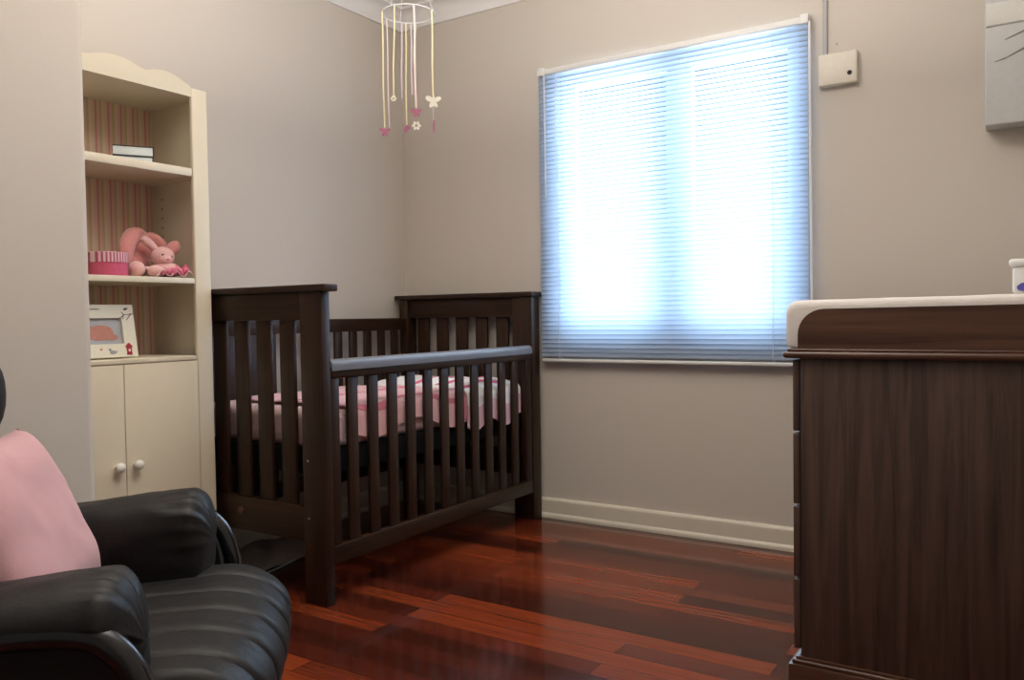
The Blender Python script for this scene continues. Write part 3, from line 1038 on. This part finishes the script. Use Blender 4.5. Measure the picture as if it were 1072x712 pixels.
# ------------------------------------------------------------------ junction box, conduit, nail on the window wall
jb = thing('junction_box', (2.247, 0.0, 1.94), 'cream plastic box with a dark round hole on the wall beside the blind', 'electrical box')
MB().box(2.176, 2.320, -0.034, 0.0, 1.879, 2.004, 0.006, 3).build('box_cover', 'box', jb)
MB().lathe([(0.0005, -0.0365), (0.0085, -0.0365), (0.0095, -0.030)], (2.293, 0.0, 1.917), 'y', 18).build('box_hole', 'hole', jb)
tag(MB().box(2.188, 2.206, -0.012, 0.0, 2.003, 2.545, 0.003, 3).build('conduit', 'conduit', origin=(2.197, 0, 2.003)),
    'narrow grey cable conduit running up the wall from the cream box', 'conduit')
tag(MB().lathe([(0.0005, -0.008), (0.004, -0.008), (0.0042, -0.006), (0.002, -0.005), (0.002, 0.002)], (2.240, 0.0, 2.045), 'y', 12).build('nail', 'conduit', origin=(2.24, 0, 2.045)),
    'small nail head in the wall just above the cream electrical box', 'nail')

# ------------------------------------------------------------------ white unit on the wall at the right edge
wc = thing('wall_cabinet', (3.1, 0, 1.63), 'white box unit with a pale upper band hung on the wall above the wipes tub', 'wall cabinet')
UX0, UX1 = 2.752, 3.55
MB().box(UX0, UX1, -0.108, 0.0, 1.632, 2.36, 0.006, 3).build('cabinet_body', 'unit', wc)
MB().prism([(-0.108, 1.972), (-0.116, 1.976), (-0.118, 1.99), (-0.117, 2.03), (-0.112, 2.052), (-0.108, 2.054)], 'x', UX0 + 0.004, UX1 - 0.004).build('cabinet_band', 'unit_band', wc, label='pale cream raised band')
mb = MB()
for (xa, za), (xb, zb), w_ in (((2.812, 1.921), (2.90, 1.953), 0.0042), ((2.782, 1.850), (2.815, 1.858), 0.003), ((2.815, 1.858), (2.90, 1.896), 0.0050), ((2.90, 1.896), (3.02, 1.93), 0.003), ((2.90, 1.953), (3.0, 1.975), 0.003)):
    mb.prism([(xa, za - w_ * 0.4), (xb, zb - w_), (xb, zb + w_), (xa, za + w_ * 0.4)], 'y', -0.1092, -0.107)
mb.build('streak_motif', 'streak', wc, smooth=False, label='slanting dark streaks on the front')

# ------------------------------------------------------------------ change table
ct = thing('change_table', (2.70, -0.80, 0), 'dark walnut change table with drawers at the right of the room', 'change table')
DX0, DX1, DY0, DY1 = 2.389, 2.985, -1.245, -0.290
MB().box(DX0, DX1, DY0, DY0 + 0.020, 0.076, 0.868, 0.001).build('side_panel', 'dress', ct)
MB().box(DX0, DX1, DY1 - 0.020, DY1, 0.076, 0.868, 0.001).build('side_panel', 'dress', ct)
MB().box(DX1 - 0.012, DX1, DY0 + 0.020, DY1 - 0.020, 0.076, 0.868).build('back_panel', 'dress', ct, smooth=False)
MB().box(DX0 + 0.003, DX0 + 0.015, DY0 + 0.020, DY1 - 0.020, 0.076, 0.868).build('drawer_frame', 'dress', ct, smooth=False)
MB().box(DX0 - 0.002, DX0 + 0.0, DY0 + 0.001, DY1 - 0.001, 0.080, 0.866).build('gap_shade_strip', 'hole', ct, smooth=False)  # dark strip filling the gap, its shade put into the colour
# top board with rounded moulded edge
prof = []
for k in range(9):
    a = -PI / 2 + PI * k / 8
    prof.append((0.0085 * math.cos(a), 0.0085 * math.sin(a)))
mb = MB()
mb.box(2.3465, DX1 + 0.01, DY0 - 0.016, DY1 + 0.016, 0.866, 0.884, 0.008, 4)
mb.box(2.3560, DX1 + 0.01, DY0 - 0.008, DY1 + 0.010, 0.883, 0.891, 0.003, 3)
mb.build('top_board', 'dressx', ct, label='reddish moulded top board')
# guard boards with a rounded front corner
poly = [(2.383, 0.890), (2.383, 0.928)]
for k in range(9):
    a = PI - PI / 2 * k / 8
    poly.append((2.383 + 0.066 + 0.066 * math.cos(a), 0.994 - 0.066 + 0.066 * math.sin(a)))
poly += [(DX1, 0.998), (DX1, 0.890)]
MB().prism(poly, 'y', DY0 - 0.004, DY0 + 0.016).build('guard_board', 'dressx', ct, angle=30)
MB().prism(poly, 'y', DY1 - 0.016, DY1 + 0.004).build('guard_board', 'dressx', ct, angle=30)
MB().box(DX1 - 0.018, DX1 + 0.0, DY0 + 0.018, DY1 - 0.018, 0.891, 0.985, 0.003).build('guard_board', 'dressx', ct)
# plinth with moulded top edge
mb = MB()
mb.box(2.3575, DX1 + 0.006, DY0 - 0.016, DY1 + 0.016, 0.0, 0.058, 0.003)
mb.box(2.365, DX1 + 0.003, DY0 - 0.009, DY1 + 0.009, 0.057, 0.069, 0.004, 3)
mb.box(2.374, DX1, DY0 - 0.003, DY1 + 0.003, 0.068, 0.077, 0.002)
mb.build('plinth', 'dressx', ct)
# four drawers facing the crib
zz = [0.092, 0.285, 0.478, 0.671, 0.864]
for k in range(4):
    d = MB().box(2.3685, 2.3865, DY0 + 0.0, DY1 - 0.0, zz[k] + 0.003, zz[k + 1] - 0.003, 0.004, 3).build('drawer', 'dress', ct)
    for y in (DY0 + 0.24, DY1 - 0.24):
        MB().lathe([(0.0005, 0.0005), (0.007, 0.0), (0.006, -0.010), (0.014, -0.018), (0.013, -0.024), (0.0005, -0.027)], (2.3685, y, (zz[k] + zz[k + 1]) / 2), 'x', 18).build('knob', 'dressx', d)

# contoured changing mat
rings = []
NX, NY = 26, 34


def mat_top(x):
    t = (x - 2.345) / (2.955 - 2.345)
    return 1.0175 + 0.005 * t


def ring_at(y, shrink):
    pts = []
    x0, x1 = 2.345 + shrink * 0.6, 2.957 - shrink
    r = 0.020
    zb = 0.8925 + shrink * 0.2
    outl = []
    for k in range(6):
        a = PI + PI / 2 * k / 5
        outl.append((x0 + r * 0.6 + r * 0.6 * math.cos(a), zb + r * 0.6 + r * 0.6 * math.sin(a)))
    for k in range(1, 12):
        outl.append((x0 + (x1 - x0) * k / 12, zb))
    outl.append((x1, zb + 0.01))
    outl.append((x1, mat_top(x1) - 0.02 - shrink))
    for k in range(16):
        x = x1 - 0.012 - (x1 - x0 - 0.044) * k / 15
        yy = (y + 0.78) / 0.44
        dish = -0.004 * max(0, 1 - yy * yy) * math.sin(PI * min(1, max(0, (x - x0) / (x1 - x0))))
        outl.append((x, mat_top(x) - shrink + dish + 0.0018 * fbm(x * 14, y * 14, 2)))
    for k in range(1, 6):
        a = PI / 2 + PI / 2 * k / 5
        outl.append((x0 + 0.032 + 0.032 * math.cos(a), mat_top(x0) - shrink - 0.030 + 0.030 * math.sin(a)))
    for k in range(1, 5):
        z = mat_top(x0) - shrink - 0.030 - (mat_top(x0) - shrink - 0.030 - zb - r * 0.6) * k / 5
        outl.append((x0 + 0.0015 * math.sin(z * 200 + y * 30), z))
    return [(x, y, z) for x, z in outl]


ys = [(-1.226, 0.020), (-1.2245, 0.010), (-1.218, 0.003), (-1.205, 0.0)] + [(-1.19 + 0.86 * k / 30, 0.0) for k in range(31)] + [(-0.318, 0.003), (-0.312, 0.010), (-0.310, 0.020)]
mb = MB()
mb.grid_rings([ring_at(y, s) for y, s in ys])
tag(mb.build('changing_mat', 'mat', origin=(2.65, -0.77, 0.892), angle=60), 'white towelling changing mat lying on the walnut change table', 'changing mat')

# wipes tub
tb = thing('wipes_tub', (2.93, -0.92, 1.01), 'white wipes tub with a violet blue print standing on the changing mat', 'wipes tub')
TZ = 1.0262
TX0, TX1, TY0, TY1 = 2.853, 3.03, -0.97, -0.87
poly = [(TX0 + 0.004, TZ + 0.004), (TX0 + 0.001, TZ + 0.075), (TX1 - 0.001, TZ + 0.075), (TX1 - 0.004, TZ + 0.004)]
MB().box(TX0 + 0.002, TX1 - 0.002, TY0, TY1, TZ, TZ + 0.070, 0.008, 4).build('tub_body', 'tub', tb)
MB().box(TX0 - 0.006, TX1 + 0.006, TY0 - 0.006, TY1 + 0.006, TZ + 0.070, TZ + 0.0895, 0.0085, 5).build('tub_lid', 'tub', tb)
poly = [(TX0 + 0.012, TZ + 0.014), (TX0 + 0.013, TZ + 0.020), (TX0 + 0.022, TZ + 0.027), (TX0 + 0.04, TZ + 0.029), (TX1 - 0.02, TZ + 0.030), (TX1 - 0.02, TZ + 0.008), (TX0 + 0.03, TZ + 0.005), (TX0 + 0.016, TZ + 0.008)]
MB().prism(poly, 'y', TY0 - 0.0012, TY0 + 0.001).build('tub_print', 'blue', tb, smooth=False, label='violet blue printed patch')

# ------------------------------------------------------------------ black leather armchair (local frame: x = forward, -y = chair's right)
F = Vector((0.73, 0.68, 0)).normalized()
ac = thing('armchair', (1.55, -2.515, 0), 'black leather armchair with padded arms and tubular frame at lower left', 'armchair', rz=math.atan2(F.y, F.x))


def leather_fold(p, c):
    return 0.004 * fbm(p[0] * 9, p[1] * 9, p[2] * 9)


# seat: channels run front to back, seams between them
prof = [(-0.46, 0.285), (-0.47, 0.33), (-0.465, 0.395), (-0.42, 0.425), (-0.30, 0.428), (-0.15, 0.434), (0.0, 0.443), (0.075, 0.441), (0.130, 0.420), (0.165, 0.380), (0.172, 0.335),
        (0.155, 0.290), (0.120, 0.262), (0.05, 0.252), (-0.15, 0.255), (-0.35, 0.262)]
prof = catmull([(a, 0, b) for a, b in prof], 5, True)
cen = Vector((-0.13, 0, 0.345))
NCH = 6
W = 0.315
rings = []
steps = 168
for i in range(steps + 1):
    t = -1 + 2 * i / steps
    v = W * t
    ch = (t + 1) / 2 * NCH
    fr = ch - math.floor(ch)
    bul = (1 - abs(2 * fr - 1) ** 7.0)
    edge = 1.0
    ea = abs(t)
    if ea > 0.86:
        q = (ea - 0.86) / 0.14
        edge = math.sqrt(max(0.02, 1 - q * q * 0.985))
    ring = []
    for k, p in enumerate(prof):
        d = p - cen
        L = d.length
        n_ = d.normalized()
        endpull = 1.0
        amp = 0.014 * bul
        wr = 0.003 * fbm(p.x * 12, v * 16, p.z * 12)
        q = cen + d * (0.35 + 0.65 * edge) + n_ * (amp - 0.009 + wr)
        # crown: middle of the seat is slightly higher than its sides, front bows forward
        q.x += 0.020 * (1 - t * t) * max(0, (p.x + 0.05) / 0.2) if p.x > -0.05 else 0
        q.y = v
        ring.append(q)
    rings.append(ring)
MB().grid_rings(rings).build('seat', 'leather', ac, local=True, angle=75)

# arms: L-shaped padded section lofted along the arm, left (+y) and right (-y)
sec = [(0.215, 0.395), (0.207, 0.46), (0.207, 0.53), (0.215, 0.585), (0.245, 0.615), (0.300, 0.624), (0.350, 0.617), (0.388, 0.597), (0.397, 0.572), (0.380, 0.556), (0.350, 0.540), (0.338, 0.49),
       (0.332, 0.40), (0.27, 0.385)]
sec = catmull([(0, a, b) for a, b in sec], 5, True)
scen = Vector((0, 0.292, 0.515))
for sg in (1, -1):
    rings = []
    n = 60
    U0, U1 = -0.50, 0.022
    for i in range(n + 1):
        t = i / n
        u = U0 + (U1 - U0) * (1 - (1 - t) ** 1.5)
        dz = -0.016 - 0.030 * max(0, (-0.08 - u) / 0.30) ** 1.2
        e = 1.0
        fr = 0.055
        if u > U1 - fr:
            q = (u - (U1 - fr)) / fr
            e = math.sqrt(max(0.0, 1 - q ** 2.4))
        elif u < U0 + 0.05:
            q = ((U0 + 0.05) - u) / 0.05
            e = math.sqrt(max(0.0, 1 - q ** 2.2))
        e = max(e, 0.03)
        ring = []
        for k, p in enumerate(sec):
            d = p - scen
            a = math.atan2(d.z, d.y)
            pucker = 0.0
            if u > -0.09:
                w_ = min(1, (u + 0.09) / 0.07)
                pucker = 0.0042 * w_ * math.sin(a * 17 + 1.3 * math.sin(a * 5))
            q = scen + d * e + d.normalized() * (pucker + 0.004 * fbm(u * 9, a * 2, sg * 3))
            q.z += dz
            q.y *= sg
            q.x = u
            ring.append(q)
        rings.append(ring)
    MB().grid_rings(rings).build('armrest', 'leather', ac, local=True, angle=75)
    # outer side panel below the pad
    pp = [(-0.44, 0.12), (-0.455, 0.30), (-0.45, 0.50), (-0.30, 0.525), (-0.10, 0.535), (-0.01, 0.515), (0.022, 0.46), (0.025, 0.32), (0.0, 0.14)]
    pp = [(q.x, q.y) for q in catmull([(a, b, 0) for a, b in pp], 4, True)]
    MB().prism(pp, 'y', sg * 0.330, sg * 0.352).build('side_panel', 'leather', ac, local=True, angle=40)
    # tubular loop
    loop = [(-0.48, 0.48), (-0.36, 0.530), (-0.20, 0.547), (-0.06, 0.548), (-0.002, 0.524), (0.032, 0.470), (0.046, 0.38), (0.046, 0.25), (0.042, 0.10), (0.015, 0.036), (-0.06, 0.023), (-0.30, 0.023),
            (-0.46, 0.030), (-0.505, 0.085), (-0.515, 0.24), (-0.51, 0.40)]
    loop = catmull([(a, sg * 0.378, b) for a, b in loop], 6, True)
    MB().tube(loop, 0.0215, 14, closed=True).build('tube_frame', 'tube', ac, local=True, angle=80)
for u, z in ((-0.40, 0.045), (0.015, 0.06)):
    MB().tube([(u, -0.378, z), (u, 0.378, z)], 0.014, 10).build('cross_tube', 'tube', ac, local=True)
MB().box(-0.43, 0.10, -0.33, 0.33, 0.215, 0.262, 0.015, 3).build('seat_frame', 'leather', ac, local=True)

# backrest with horizontal channels and a headrest roll
rings = []
n = 90
for i in range(n + 1):
    t = i / n
    h = 0.30 + 0.60 * t
    ch = t * 4
    fr = ch - math.floor(ch)
    bul = 1 - abs(2 * fr - 1) ** 2.4
    e = 1.0
    if t > 0.92:
        q = (t - 0.92) / 0.08
        e = math.sqrt(max(0.01, 1 - q * q))
    if t < 0.05:
        e = math.sqrt(max(0.02, 1 - ((0.05 - t) / 0.05) ** 2))
    uc = -0.490 - 0.075 * t
    th = 0.060 + 0.014 * bul
    wd = 0.275 + 0.006 * bul
    ring = []
    for k in range(44):
        a = 2 * PI * k / 44
        ca, sa = math.cos(a), math.sin(a)
        ring.append((uc + th * e * math.copysign(abs(ca) ** 0.7, ca), wd * (0.5 + 0.5 * e) * math.copysign(abs(sa) ** 0.45, sa), h))
    rings.append(ring)
MB().grid_rings(rings).build('backrest', 'leather', ac, local=True, angle=75)
rings = []
for i in range(41):
    t = -1 + 2 * i / 40
    e = math.sqrt(max(0.01, 1 - abs(t) ** 5))
    ring = []
    for k in range(32):
        a = 2 * PI * k / 32
        ring.append((-0.452 + 0.098 * e * math.cos(a), 0.292 * t, 0.842 + 0.124 * e * math.copysign(abs(math.sin(a)) ** 0.85, math.sin(a))))
    rings.append(ring)
MB().grid_rings(rings).build('headrest', 'leather', ac, local=True, angle=75)

# pink pillow leaning in the chair
R_ = F
Vx = Vector((F.y, -F.x, 0))
Oc = Vector((1.55, -2.515, 0))
pc = Oc + F * -0.268 + Vx * 0.001 + Vector((0, 0, 0.612))
up = Vector((-F.x * 0.40, -F.y * 0.40, 0.917)).normalized()
nrm = Vx.cross(up).normalized()
if nrm.dot(F) < 0:
    nrm = -nrm
mb = MB()
N = 26
hs = 0.202
hv = 0.176


def pil(s, t, side):
    a, b = -1 + 2 * s, -1 + 2 * t
    edge = (1 - a ** 4) * (1 - b ** 4)
    th = 0.066 * max(edge, 0) ** 0.5
    pinch = 1 - 0.055 * (1 - a * a) * b * b
    pinch2 = 1 - 0.055 * (1 - b * b) * a * a
    w = 0.0022 * fbm(a * 2.5, b * 2.5, side * 2) * edge
    return pc + Vx * (a * hs * pinch2) + up * (b * hv * pinch) + nrm * (side * th + w * 2)


g1 = [[mb.bm.verts.new(pil(i / N, j / N, 1)) for j in range(N + 1)] for i in range(N + 1)]
g2 = [[(g1[i][j] if i in (0, N) or j in (0, N) else mb.bm.verts.new(pil(i / N, j / N, -1))) for j in range(N + 1)] for i in range(N + 1)]
for i in range(N):
    for j in range(N):
        mb.bm.faces.new((g1[i][j], g1[i + 1][j], g1[i + 1][j + 1], g1[i][j + 1]))
        mb.bm.faces.new((g2[i][j], g2[i][j + 1], g2[i + 1][j + 1], g2[i + 1][j]))
tag(mb.build('pillow', 'pink', origin=tuple(pc), angle=75), 'plain pink pillow leaning against the back of the black armchair', 'pillow')

# ------------------------------------------------------------------ baby mobile over the crib
mo = thing('baby_mobile', (0.64, -0.71, 2.288), 'baby mobile of pale ribbons and little charms hanging above the crib', 'mobile')
MC = Vector((0.585, -0.745, 2.288)) + Vector((math.cos(YAW), math.sin(YAW), 0)) * 0.068
MR = 0.112
ring = [(MC.x + MR * math.cos(2 * PI * k / 40), MC.y + MR * math.sin(2 * PI * k / 40), MC.z) for k in range(40)]
MB().tube(ring, 0.0022, 8, closed=True).build('ring', 'white', mo)
for k in range(3):
    a = 2 * PI * k / 3 + 0.5
    MB().tube([(MC.x + MR * math.cos(a), MC.y + MR * math.sin(a), MC.z), (MC.x, MC.y, CEIL - 0.04)], 0.0011, 6).build('string', 'white', mo)
MB().tube([(MC.x, MC.y, CEIL - 0.045), (MC.x, MC.y, CEIL)], 0.003, 8).build('hook', 'white', mo)
vr = Vector((math.cos(YAW), math.sin(YAW), 0))      # across the ring as the room's doorway sees it
vd = Vector((-math.sin(YAW), math.cos(YAW), 0))


def ring_pt(fr, near):
    q = math.sqrt(max(0, 1 - fr * fr))
    return MC + vr * (MR * fr) + vd * (MR * q * (-1 if near else 1))


def ribbon(fr, near, length, mat, w=0.0060, sway=0.0):
    p = ring_pt(fr, near)
    poly = []
    mbx = MB()

    def f(t, s):
        return (p.x + vr.x * ((s - 0.5) * w + sway * t), p.y + vr.y * ((s - 0.5) * w + sway * t) + 0.002 * math.sin(t * 7), p.z - length * 0.945 * t)
    mbx.plank(f, 14, 2, 0.0012)
    mbx.build('ribbon', mat, mo, angle=80)
    return p + vr * sway - Vector((0, 0, length * 0.945))


def leaf(mbx, c, dx, dz, L, w, th=0.002):
    d = (vr * dx + Vector((0, 0, dz))).normalized()
    n_ = (vr * -dz + Vector((0, 0, dx))).normalized()
    pts = []
    for k in range(14):
        a = 2 * PI * k / 14
        pts.append(c + d * (L / 2 * (1 + math.cos(a))) + n_ * (w / 2 * math.sin(a)))
    mbx.grid_rings([[q - vd * th for q in pts], [q + vd * th for q in pts]])


def butterfly(c, mat, s=1.0):
    mbx = MB()
    leaf(mbx, c, -0.9, 0.5, 0.026 * s, 0.016 * s)
    leaf(mbx, c, 0.9, 0.35, 0.026 * s, 0.014 * s)
    leaf(mbx, c, -0.45, -0.9, 0.022 * s, 0.012 * s)
    leaf(mbx, c, 0.5, -0.85, 0.022 * s, 0.012 * s)
    leaf(mbx, c - Vector((0, 0, 0.012 * s)), 0.05, 1, 0.03 * s, 0.006 * s, 0.003)
    mbx.build('butterfly_charm', mat, mo, smooth=False)


def flower(c, mat, s=1.0):
    mbx = MB()
    for k in range(6):
        a = 2 * PI * k / 6
        leaf(mbx, c + (vr * math.cos(a) + Vector((0, 0, math.sin(a)))) * 0.004 * s, math.cos(a), math.sin(a), 0.011 * s, 0.008 * s)
    mbx.build('flower_charm', mat, mo, smooth=False)


def bird(c, mat, s=1.0):
    mbx = MB()
    leaf(mbx, c + Vector((0, 0, -0.030 * s)) - vr * 0.010 * s, 0.55, 1, 0.036 * s, 0.018 * s, 0.004)
    leaf(mbx, c + Vector((0, 0, -0.010 * s)), 0.9, 0.1, 0.016 * s, 0.014 * s, 0.003)
    mbx.build('bird_charm', mat, mo, smooth=False)


PXM = 0.00447       # metres per picture pixel at the ring
def rf(px):
    return max(-0.999, min(0.999, (px - 426.0) * PXM / MR))


e = ribbon(rf(402.2), True, 0.520, 'rib_yellow', 0.006, 0.002)
ribbon(rf(403.6), False, 0.500, 'rib_pink', 0.005, 0.004)
butterfly(e - Vector((0, 0, 0.015)), 'charm_pink', 1.0)
e = ribbon(rf(416.5), False, 0.350, 'rib_lilac', 0.006, -0.004)
e = ribbon(rf(416.0), True, 0.400, 'rib_yellow', 0.005, -0.010)
flower(e - Vector((0, 0, 0.008)), 'charm_white', 0.9)
e = ribbon(rf(420.5), False, 0.475, 'rib_yellow', 0.006, -0.004)
bird(e, 'charm_pink', 1.05)
e = ribbon(rf(425.5), False, 0.330, 'rib_lilac', 0.006, 0.0)
e = ribbon(rf(430.0), False, 0.190, 'rib_yellow', 0.006, -0.010)
e = ribbon(rf(434.2), True, 0.450, 'rib_pink', 0.0075, 0.002)
butterfly(e - Vector((0, 0, 0.020)), 'charm_pink', 1.0)
flower(e - Vector((0, 0, 0.075)), 'charm_white', 1.3)
e = ribbon(rf(449.4), True, 0.385, 'rib_yellow', 0.0065, 0.0)
butterfly(e - Vector((0, 0, 0.018)), 'charm_white', 1.4)
mb = MB().tube([e, e - Vector((0, 0, 0.10))], 0.0010, 6)
mb.build('string', 'white', mo)
mb = MB()
leaf(mb, e - Vector((0, 0, 0.155)), 0.05, 1, 0.058, 0.008, 0.003)
mb.build('leaf_charm', 'charm_pink', mo, smooth=False)

# ------------------------------------------------------------------ cloth and cable on the floor beneath the crib
def heap(t, s):
    x = 0.06 + 0.30 * t
    y = -1.33 + 0.36 * s
    ed = (math.sin(PI * t) * math.sin(PI * s)) ** 0.5
    z = 0.004 + ed * (0.045 + 0.030 * abs(fbm(x * 8, y * 8, 3)) + 0.012 * math.sin(x * 40 + y * 25))
    return (x + 0.012 * fbm(x * 9, y * 9, 1), y + 0.012 * fbm(x * 9, y * 9, 7), max(z, 0.005))


tag(MB().plank(heap, 40, 40, 0.003).build('floor_cloth', 'cloth', origin=(0.21, -1.15, 0), angle=80), 'crumpled grey brown cloth lying on the floor under the crib', 'cloth')
pts = catmull([(0.40, -1.335, 0.006), (0.385, -1.25, 0.006), (0.36, -1.15, 0.006), (0.33, -1.03, 0.006), (0.28, -0.90, 0.006), (0.16, -0.84, 0.006), (0.05, -0.80, 0.006)], 8)
tag(MB().tube(pts, 0.0045, 8).build('cable', 'cable', origin=(0.36, -1.15, 0)), 'thin grey cable trailing over the floor past the crumpled cloth', 'cable')
